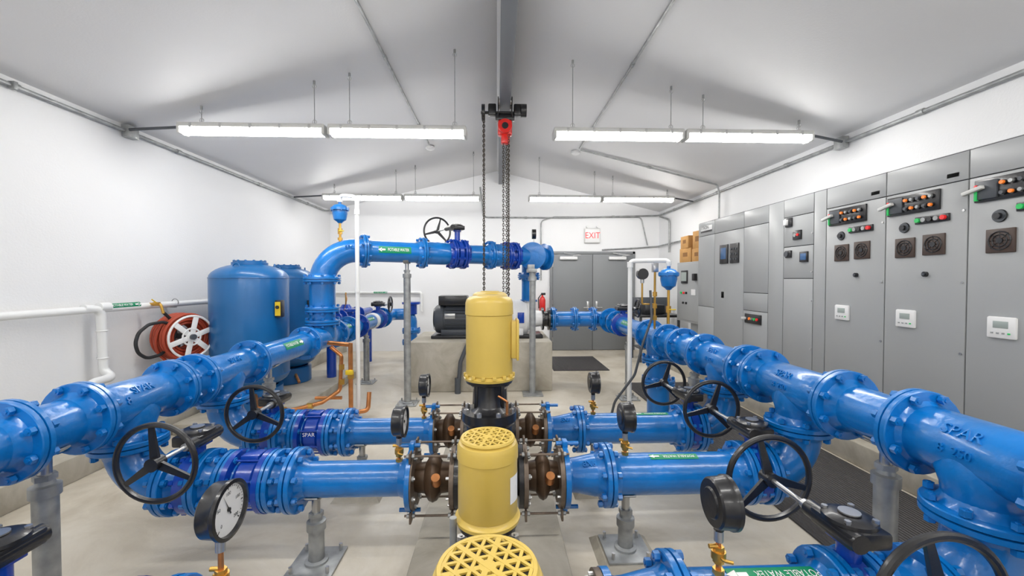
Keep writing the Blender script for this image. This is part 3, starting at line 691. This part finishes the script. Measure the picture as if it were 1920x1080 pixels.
b.cyl((-.4, py, pz), (.1, py, pz), .03, STEEL); b.lathe((-.32, py, pz), X, [(0, .1), (.01, .13), (.26, .13), (.27, .1)], YEL, 28)
b.bx(-.28, -.10, py-.13, py+.13, .77, 1.0, YEL, .02)
b.lathe((.0, py, pz), X, [(0, 0), (0, .09), (.12, .1), (.14, .2), (.2, .22), (.2, 0)], DBLUE, 32)
b.lathe((.22, py, pz), X, [(0, 0), (0, .25), (.04, .29), (.16, .30), (.24, .27), (.28, .18), (.4, .13), (.5, .12), (.5, 0)], WPLAS, 40)
b.bx(.24, .40, py-.27, py+.27, .76, .9, WPLAS, .02)
b.lathe((.5, py, pz+.1), Z, [(0, .12), (.16, .09), (.165, .14), (.19, .14), (.19, 0)], WPLAS, 28)
b.bolts((.24, py, pz), X, .26, 12, .06, STEEL, .012)
b.lathe((.71, py+.05, pz-.01), X, [(0, 0), (0, .18), (.03, .18), (.04, .12), (.09, .12), (.1, .18), (.13, .18), (.13, 0)], BLACK, 32)
b.box((.36, py-.302, 1.04), (.1, .004, .16), DBLUE, .001)
b.tube([(-.42, py-.15, 1.28), (-.36, py-.45, 1.15), (-.40, 5.84, .75), (-.52, 5.83, .45), (-.56, 5.83, .0)], .03, GREYDK, .15, n=12)
b.cyl((-.56, 5.83, 0), (-.56, 5.83, .22), .042, GREYDK)
b.done('horizontal_centrifugal_pump')
b = B(); ez_ = .82
b.lathe((1.02, 9.22, ez_), Z, [(0, 0), (0, .06), (.02, .07), (.34, .07), (.40, .045), (.42, .02), (.45, .02), (.45, 0)], RED, 24)
b.bx(.99, 1.09, 9.20, 9.24, ez_+.45, ez_+.5, BLACK, .006); b.tube([(.99, 9.22, ez_+.46), (.93, 9.22, ez_+.38), (.94, 9.22, ez_+.15)], .01, BLACK, .04); b.bx(1.0, 1.04, 9.28, 9.345, ez_+.05, ez_+.4, STEEL)
b.done('fire_extinguisher')

# ---------------------------------------------------------------- tanks
def tank(x, y, R, ztop, z0=.12):
    b = B(); H = ztop-z0
    b.lathe((x, y, z0), Z, [(0, 0), (0, R*.8), (.01, R*.82), (.22, R*.82), (.23, R*.7)], TBLUE, 48)
    dome = []; zlo = .2; hd = R*.42
    for k in range(9):
        th = math.pi/2*k/8; dome.append((zlo+hd-hd*math.cos(th), R*math.sin(th)))
    for k in range(9):
        th = math.pi/2*k/8; dome.append((H-.03-hd+hd*math.sin(th), R*math.cos(th)))
    b.lathe((x, y, z0), Z, dome, TBLUE, 56)
    b.torus((x, y, z0+zlo+hd), Z, R, .006, TBLUE, 56, 6); b.torus((x, y, z0+H-.03-hd), Z, R, .006, TBLUE, 56, 6)
    b.lathe((x, y, z0+H-.05), Z, [(0, .19), (.03, .19), (.035, .17), (.05, .17), (.05, 0)], TBLUE, 28); b.bolts((x, y, z0+H-.02), Z, .16, 12, .06, TBLUE, .011)
    for k in range(3):
        th = k*2.1+.5; b.torus((x+R*.62*math.cos(th), y+R*.62*math.sin(th), z0+H-.07), V((math.cos(th), math.sin(th), 0)), .035, .008, TBLUE, 14, 6)
    b.cyl((x+.1, y-.1, z0+.25), (x+R*.8, y-R*.8, z0+.05), .02, COPPER)
    return b
b = tank(-2.95, 5.02, .41, 1.84)
b.bx(-2.57, -2.50, 4.84, 4.93, 1.18, 1.38, BLACK, .01); b.bx(-2.565, -2.505, 4.833, 4.845, 1.2, 1.36, YELLABEL); b.cyl((-2.535, 4.832, 1.3), (-2.535, 4.82, 1.3), .02, BLACK)
b.done('pressure_tank')
b = tank(-3.10, 6.18, .385, 1.83)
b.bx(-2.74, -2.69, 6.02, 6.08, 1.2, 1.32, BLACK, .008); b.done('pressure_tank.001')

b = B()
b.tube([(-2.75, 4.75, .3), (-2.6, 4.55, .22), (-2.2, 4.45, .22), (-1.95, 4.62, .25), (-1.8, 4.75, .35), (-1.78, 4.75, .75), (-1.9, 4.75, .85)], .022, COPPER, .06, n=12)
b.tube([(-2.1, 4.8, .25), (-1.8, 4.8, .25)], .02, COPPER)
for p_ in ((-2.3, 4.47, .22), (-2.05, 4.55, .235), (-1.78, 4.75, .45), (-1.78, 4.75, .62)): b.lathe(p_, Z if p_[0] > -1.8 else X, [(-.03, 0), (-.03, .032), (.03, .032), (.03, 0)], BRASS, 8)
b.tube([(-1.66, 4.7, .9), (-1.66, 4.7, .1), (-1.5, 4.8, .1), (-1.5, 4.85, .3)], .025, COPPER, .05, n=12)
b.cyl((-1.66, 4.7, .5), (-1.66, 4.7, .58), .036, BRASS, n=8); b.cyl((-1.66, 4.7, 0), (-1.66, 4.7, .06), .04, STEEL)
b.tube([(-1.66, 4.7, .88), (-1.95, 4.75, .9)], .025, COPPER); b.bx(-1.7, -1.62, 4.64, 4.68, .55, .6, YELLABEL, .005)
b.done('copper_pipe')

b = B(); wx = -3.62; wz = 1.365
b.tube([(wx, -3.5, wz), (wx, 5.5, wz-.02), (wx, 9.2, wz-.02)], .032, WPVC, 0, n=16)
b.tube([(wx, 3.72, wz), (wx, 3.88, wz-.02), (wx, 3.9, .78), (wx+.08, 3.9, .72), (wx+.1, 3.65, .72), (wx+.1, 3.63, .2)], .036, WPVC, .07, n=16)
b.plabel((wx, 4.1, wz), Y, (1, 0, .3), .032, .34, .05)
for y in (1.5, 3.0, 4.75, 6.3): b.bx(-WI, wx+.01, y-.015, y+.015, wz-.06, wz+.0, GALV, .003); b.torus((wx, y, wz), Y, .036, .005, GALV, 20, 6)
for z in (1.15, .9): b.torus((wx, 3.89, z), Z, .038, .006, WPVC, 20, 6)
b.cyl((wx, 3.86, wz), (wx, 3.96, wz), .042, WPVC)
b.tube([(wx, 4.4, wz), (wx+.12, 4.4, wz+.0), (wx+.14, 4.41, wz-.1)], .014, BRASS, .03); b.cyl((wx+.05, 4.4, wz), (wx+.11, 4.4, wz), .022, BRASS, n=6); b.tube([(wx+.08, 4.4, wz+.01), (wx+.09, 4.33, wz+.05)], .006, YELLABEL)
b.done('potable_supply_pipe')
# hose reel (swivelled toward the room)
b = B(); c = V((0, 0, 0))
for i in range(5):
    for j, rr in enumerate((.15, .18, .21, .24)):
        b.torus(c+X*(-.12+i*.045+(j % 2)*.01), X+Y*.02*(i-2), rr+random.uniform(-.004, .004), .0145, REDHOSE, 40, 8)
for xo, rr in ((-.15, .21), (.13, .225)):
    b.torus(c+X*xo, X, rr, .012, WPLAS, 40, 8); b.torus(c+X*xo, X, .09, .01, WPLAS, 24, 6); b.cyl(c+X*(xo-.012), c+X*(xo+.012), .05, WPLAS, n=20)
    for k in range(6):
        th = k*math.pi/3+.3
        rot = Matrix.Rotation(th, 3, 'X'); dd = Y*math.cos(th)+Z*math.sin(th); b.box(c+X*xo+dd*(rr*.55), (.012, rr*.95, .055), WPLAS, .004, rot)
b.cyl(c-X*.19, c+X*.17, .03, GREYDK)
b.torus(c-X*.02+V((0, 0, -.03)), X+Y*.05, .265, .0145, REDHOSE, 40, 8)
sw = Matrix.Translation((-3.42, 4.60, 1.0)) @ Matrix.Rotation(math.radians(-22), 4, 'Z')
b.v = [tuple(sw @ V(v)) for v in b.v]
b.bx(-WI, -3.585, 4.6, 4.78, .85, 1.12, GREYDK, .01)
b.tube([(-3.475, 4.41, 1.27), (-3.46, 4.50, 1.18), (-3.45, 4.53, 1.05), (-3.46, 4.48, .92), (-3.48, 4.36, .84), (-3.5, 4.22, .83), (-3.5, 4.12, .9), (-3.5, 4.09, 1.0), (-3.5, 4.13, 1.1), (-3.49, 4.24, 1.17), (-3.46, 4.38, 1.18), (-3.42, 4.5, 1.12)], .016, BLKR, .12, n=10, seg=5)
b.done('hose_reel')
b = B(); b.tube([(-W+.1, YB-.06, 1.33), (-1.7, YB-.06, 1.33), (-1.7, YB-.06, .9)], .03, WPVC, .05, n=14); b.plabel((-2.6, YB-.06, 1.33), X, (0, -1, 0), .03, .3, .04); b.done('potable_supply_pipe.001')

# ---------------------------------------------------------------- motor control center
FX = 3.25; zt, zb0 = 2.52, .2
secs = [(.88, 1.48), (1.49, 2.09), (2.1, 2.72), (2.72, 3.32), (3.32, 3.94), (3.94, 4.54), (4.54, 5.29), (5.29, 6.02), (6.02, 6.51)]
b = B()
for y0, y1 in secs: b.bx(FX+.01, WI, y0+.002, y1-.002, zb0, zt, MCC, .004); b.bx(FX+.004, FX+.02, y0+.001, y1-.001, zb0+.002, zt-.006, SEAM)
def door(y0, y1, z0, z1): b.bx(FX-.010, FX+.012, y0+.0045, y1-.0045, z0+.0035, z1-.0035, MCC, .003)
def latch(y, z): b.cyl((FX-.016, y, z), (FX-.008, y, z), .009, STEEL, n=10)
def bb(yc, zc, w, h, mat, t=.02, bev=.004): b.bx(FX-.008-t, FX-.006, yc-w/2, yc+w/2, zc-h/2, zc+h/2, mat, bev)
def knob(yc, zc, r, mat, t=.03): b.cyl((FX-.008-t, yc, zc), (FX-.006, yc, zc), r, mat, n=20)
def fan(yc, zc, s=.155):
    bb(yc, zc, s, s, FANM, .014); b.torus((FX-.024, yc, zc), X, s*.38, .004, BLACK, 28, 6); b.torus((FX-.024, yc, zc), X, s*.25, .004, BLACK, 24, 6); b.cyl((FX-.028, yc, zc), (FX-.01, yc, zc), s*.12, BLACK)
    for k in range(8):
        th = k*math.pi/4; dd = Y*math.cos(th)+Z*math.sin(th); b.tube([V((FX-.024, yc, zc))+dd*s*.1, V((FX-.024, yc, zc))+dd*s*.42], .002, BLACK, n=4)
def keypad(yc, zc):
    bb(yc, zc, .155, .14, WPLAS, .02, .01); bb(yc, zc+.02, .08, .045, LCDG, .022, .001)
    for k in range(4): bb(yc-.045+.03*k, zc-.035, .014, .01, GALV if k else GREENL, .023, .001)
def driveset(y0, y1):
    door(y0, y1, 2.31, zt-.01); door(y0, y1, zb0+.1, 2.31); door(y0, y1, zb0, zb0+.1)
    bb(y0+.375, 2.21, .4, .15, BLACK, .018)
    bb(y0+.5, 2.21, .12, .12, GREYDK, .03); b.box((FX-.055, y0+.56, 2.215), (.03, .12, .025), LHOUS, .005, Matrix.Rotation(-.25, 3, 'X')); bb(y0+.555, 2.18, .015, .07, GREENL, .036, .001); bb(y0+.555, 2.235, .015, .03, REDL, .036, .001)
    for i in range(5):
        for j in (0, 1):
            m = (ORANGE, GALV, GREYDK)[(i*2+j) % 3]; knob(y0+.22+i*.047, 2.175+j*.065, .017, BLACK, .03); knob(y0+.22+i*.047, 2.175+j*.065, .012, m, .044)
    bb(y0+.23, 2.07, .24, .055, BLACK, .016)
    for i, m in enumerate((REDL, GALV, BLACK, GALV, GREENL)): knob(y0+.14+i*.045, 2.07, .017, m, .035)
    b.torus((FX-.012, y0+.44, 2.03), X, .036, .006, BLACK, 24, 6); knob(y0+.44, 2.03, .038, GREYDK, .012); knob(y0+.44, 2.03, .02, BLACK, .03)
    fan(y0+.215, 1.88); fan(y0+.43, 1.87)
    knob(y0+.27, 1.66, .02, BLACK, .02); knob(y0+.27, 1.66, .01, GREYDK, .03)
    keypad(y0+.41, 1.31)
    for z in (.6, 1.1, 1.6, 2.1): latch(y0+.025, z)
    bb(y0+.1, 2.36, .08, .03, WPLAS, .002, .0005)
for y0, y1 in secs[:5]: driveset(y0, y1)
y0, y1 = secs[5]; s_ = y0+.16
door(y0, s_, zb0+.1, zt-.01); door(s_, y1, 2.31, zt-.01); door(s_, y1, 1.98, 2.31); door(s_, y1, 1.63, 1.98); door(s_, y1, zb0+.1, 1.63); door(y0, y1, zb0, zb0+.1)
bb(s_+.35, 2.25, .1, .1, BLACK, .02); bb(s_+.37, 2.25, .04, .06, WPLAS, .05); bb(s_+.22, 2.1, .12, .1, BLACK, .02); knob(s_+.24, 2.1, .02, GALV, .03); knob(s_+.2, 2.1, .015, REDL, .03)
bb(s_+.35, 1.9, .09, .08, BLACK, .02); knob(s_+.37, 1.9, .03, GREYDK, .03); bb(s_+.12, 1.86, .11, .11, BLACK, .02); bb(s_+.12, 1.86, .08, .07, SCREEN, .022, .001)
for z in (.9, 1.4, 1.7, 2.1): latch(s_+.02, z)
y0, y1 = secs[6]; s_ = y0+.26
door(y0, s_, zb0+.1, zt-.01); door(s_, y1, 2.3, zt-.01); door(s_, y1, 1.45, 2.3); door(s_, y1, 1.22, 1.45); door(s_, y1, zb0+.1, 1.22); door(y0, y1, zb0, zb0+.1)
bb(s_+.27, 1.12, .32, .12, BLACK, .02)
for i in range(4): knob(s_+.17+i*.05, 1.12, .017, (REDL, GREENL, GALV, ORANGE)[i], .035)
bb(s_+.42, 1.12, .05, .03, LHOUS, .06)
y0, y1 = secs[7]
door(y0, y1, 2.3, zt-.01); door(y0, y1, zb0+.1, 2.3); door(y0, y1, zb0, zb0+.1)
bb(y0+.46, 1.98, .2, .27, BLACK, .02); bb(y0+.46, 1.99, .13, .16, SCREEN, .023, .001); bb(y0+.2, 1.98, .2, .27, BLACK, .02)
for i in range(3):
    for j in range(3): knob(y0+.14+i*.06, 1.9+j*.07, .015, GREYDK, .028)
bb(y0+.5, 1.4, .07, .09, WPLAS, .002, .0005)
y0, y1 = secs[8]
door(y0, y1, 2.3, zt-.01); door(y0, y1, 1.2, 2.3); door(y0, y1, zb0+.1, 1.2); door(y0, y1, zb0, zb0+.1)
bb((y0+y1)/2, 2.40, .34, .1, WPLAS, .004, .001); b.text('ETRON', .07, (FX-.014, (y0+y1)/2+.04, 2.42), -Y, Z, BTXT, .001); bb((y0+y1)/2, 2.365, .34, .03, BLACK, .005, .001)
b.done('motor_control_center')

b = B(); cx0 = 3.38; qa, qb = 6.72, 7.6
b.bx(cx0, WI, qa, qb, .86, 1.93, MCC, .01); b.bx(cx0-.012, cx0, qa+.04, qb-.04, .9, 1.89, MCC, .005)
b.bx(cx0-.03, cx0-.01, 7.14, 7.38, 1.55, 1.78, BLACK, .005); b.bx(cx0-.033, cx0-.028, 7.16, 7.36, 1.59, 1.75, LCDG)
b.bx(cx0-.07, cx0-.01, 6.80, 6.88, 1.6, 1.72, BLACK, .008)
for i, m in enumerate((GREENL, REDL, BLACK)): b.cyl((cx0-.035, 7.38-i*.1, 1.38), (cx0-.01, 7.38-i*.1, 1.38), .02, m)
for i in range(2): b.cyl((cx0-.035, 7.3-i*.12, 1.2), (cx0-.01, 7.3-i*.12, 1.2), .02, BLACK)
b.bx(cx0-.02, cx0-.01, 6.85, 7.0, 1.35, 1.45, WPLAS); b.bx(3.5, WI, 6.85, 7.3, .3, .84, MCC, .01); b.bx(3.44, 3.5, 6.9, 6.98, .5, .6, GREENL, .01)
for y in (6.9, 7.2): b.cyl((3.62, y, .2), (3.62, y, .88), .018, GALV)
b.done('control_cabinet')
def carton(x, y, z, w, d_, h, rz=0):
    b = B(); rot = Matrix.Rotation(rz, 3, 'Z'); b.box((x, y, z+h/2), (w, d_, h), CARD, .004, rot)
    b.box((x, y, z+h+.001), (w*.96, .05, .002), TAPE, 0, rot)
    o = rot @ V((-w/2, 0, 0)); b.box(V((x, y, z+h*.55))+o*1.003, (.002, d_*.4, h*.3), CPRINT, 0, rot)
    b.done('cardboard_box')
carton(3.545, 7.34, 1.932, .28, .4, .25, .05); carton(3.545, 7.36, 2.185, .28, .34, .22, -.05); carton(3.545, 6.93, 1.932, .27, .3, .22, .03); carton(3.555, 6.96, 2.155, .25, .26, .30, .08)

b = B(); b.bx(2.75, 3.6, 7.85, 8.45, .88, .93, BLACK, .01); b.bx(2.78, 3.58, 8.4, 8.44, .93, 1.25, GREYDK, .005)
for x in (2.8, 3.55):
    for y in (7.9, 8.4): b.bx(x-.02, x+.02, y-.02, y+.02, 0, .88, GREYDK)
b.bx(2.8, 3.55, 7.9, 8.4, .25, .27, GREYDK); b.bx(2.9, 3.3, 7.95, 8.25, .93, 1.12, BLACK, .02); b.done('workbench')

# ---------------------------------------------------------------- camera
cam = bpy.data.cameras.new('camera'); co = bpy.data.objects.new('camera', cam); sc.collection.objects.link(co)
cam.sensor_width = 36; cam.lens = 770/1920*36; cam.clip_start = .02
co.location = (0, 0, 1.62); co.rotation_euler = (math.radians(90-1.19), 0, math.radians(-2.08))
sc.camera = co
w = bpy.data.worlds.new('World'); sc.world = w; w.use_nodes = True; w.node_tree.nodes['Background'].inputs[0].default_value = (.8, .85, .9, 1); w.node_tree.nodes['Background'].inputs[1].default_value = .3
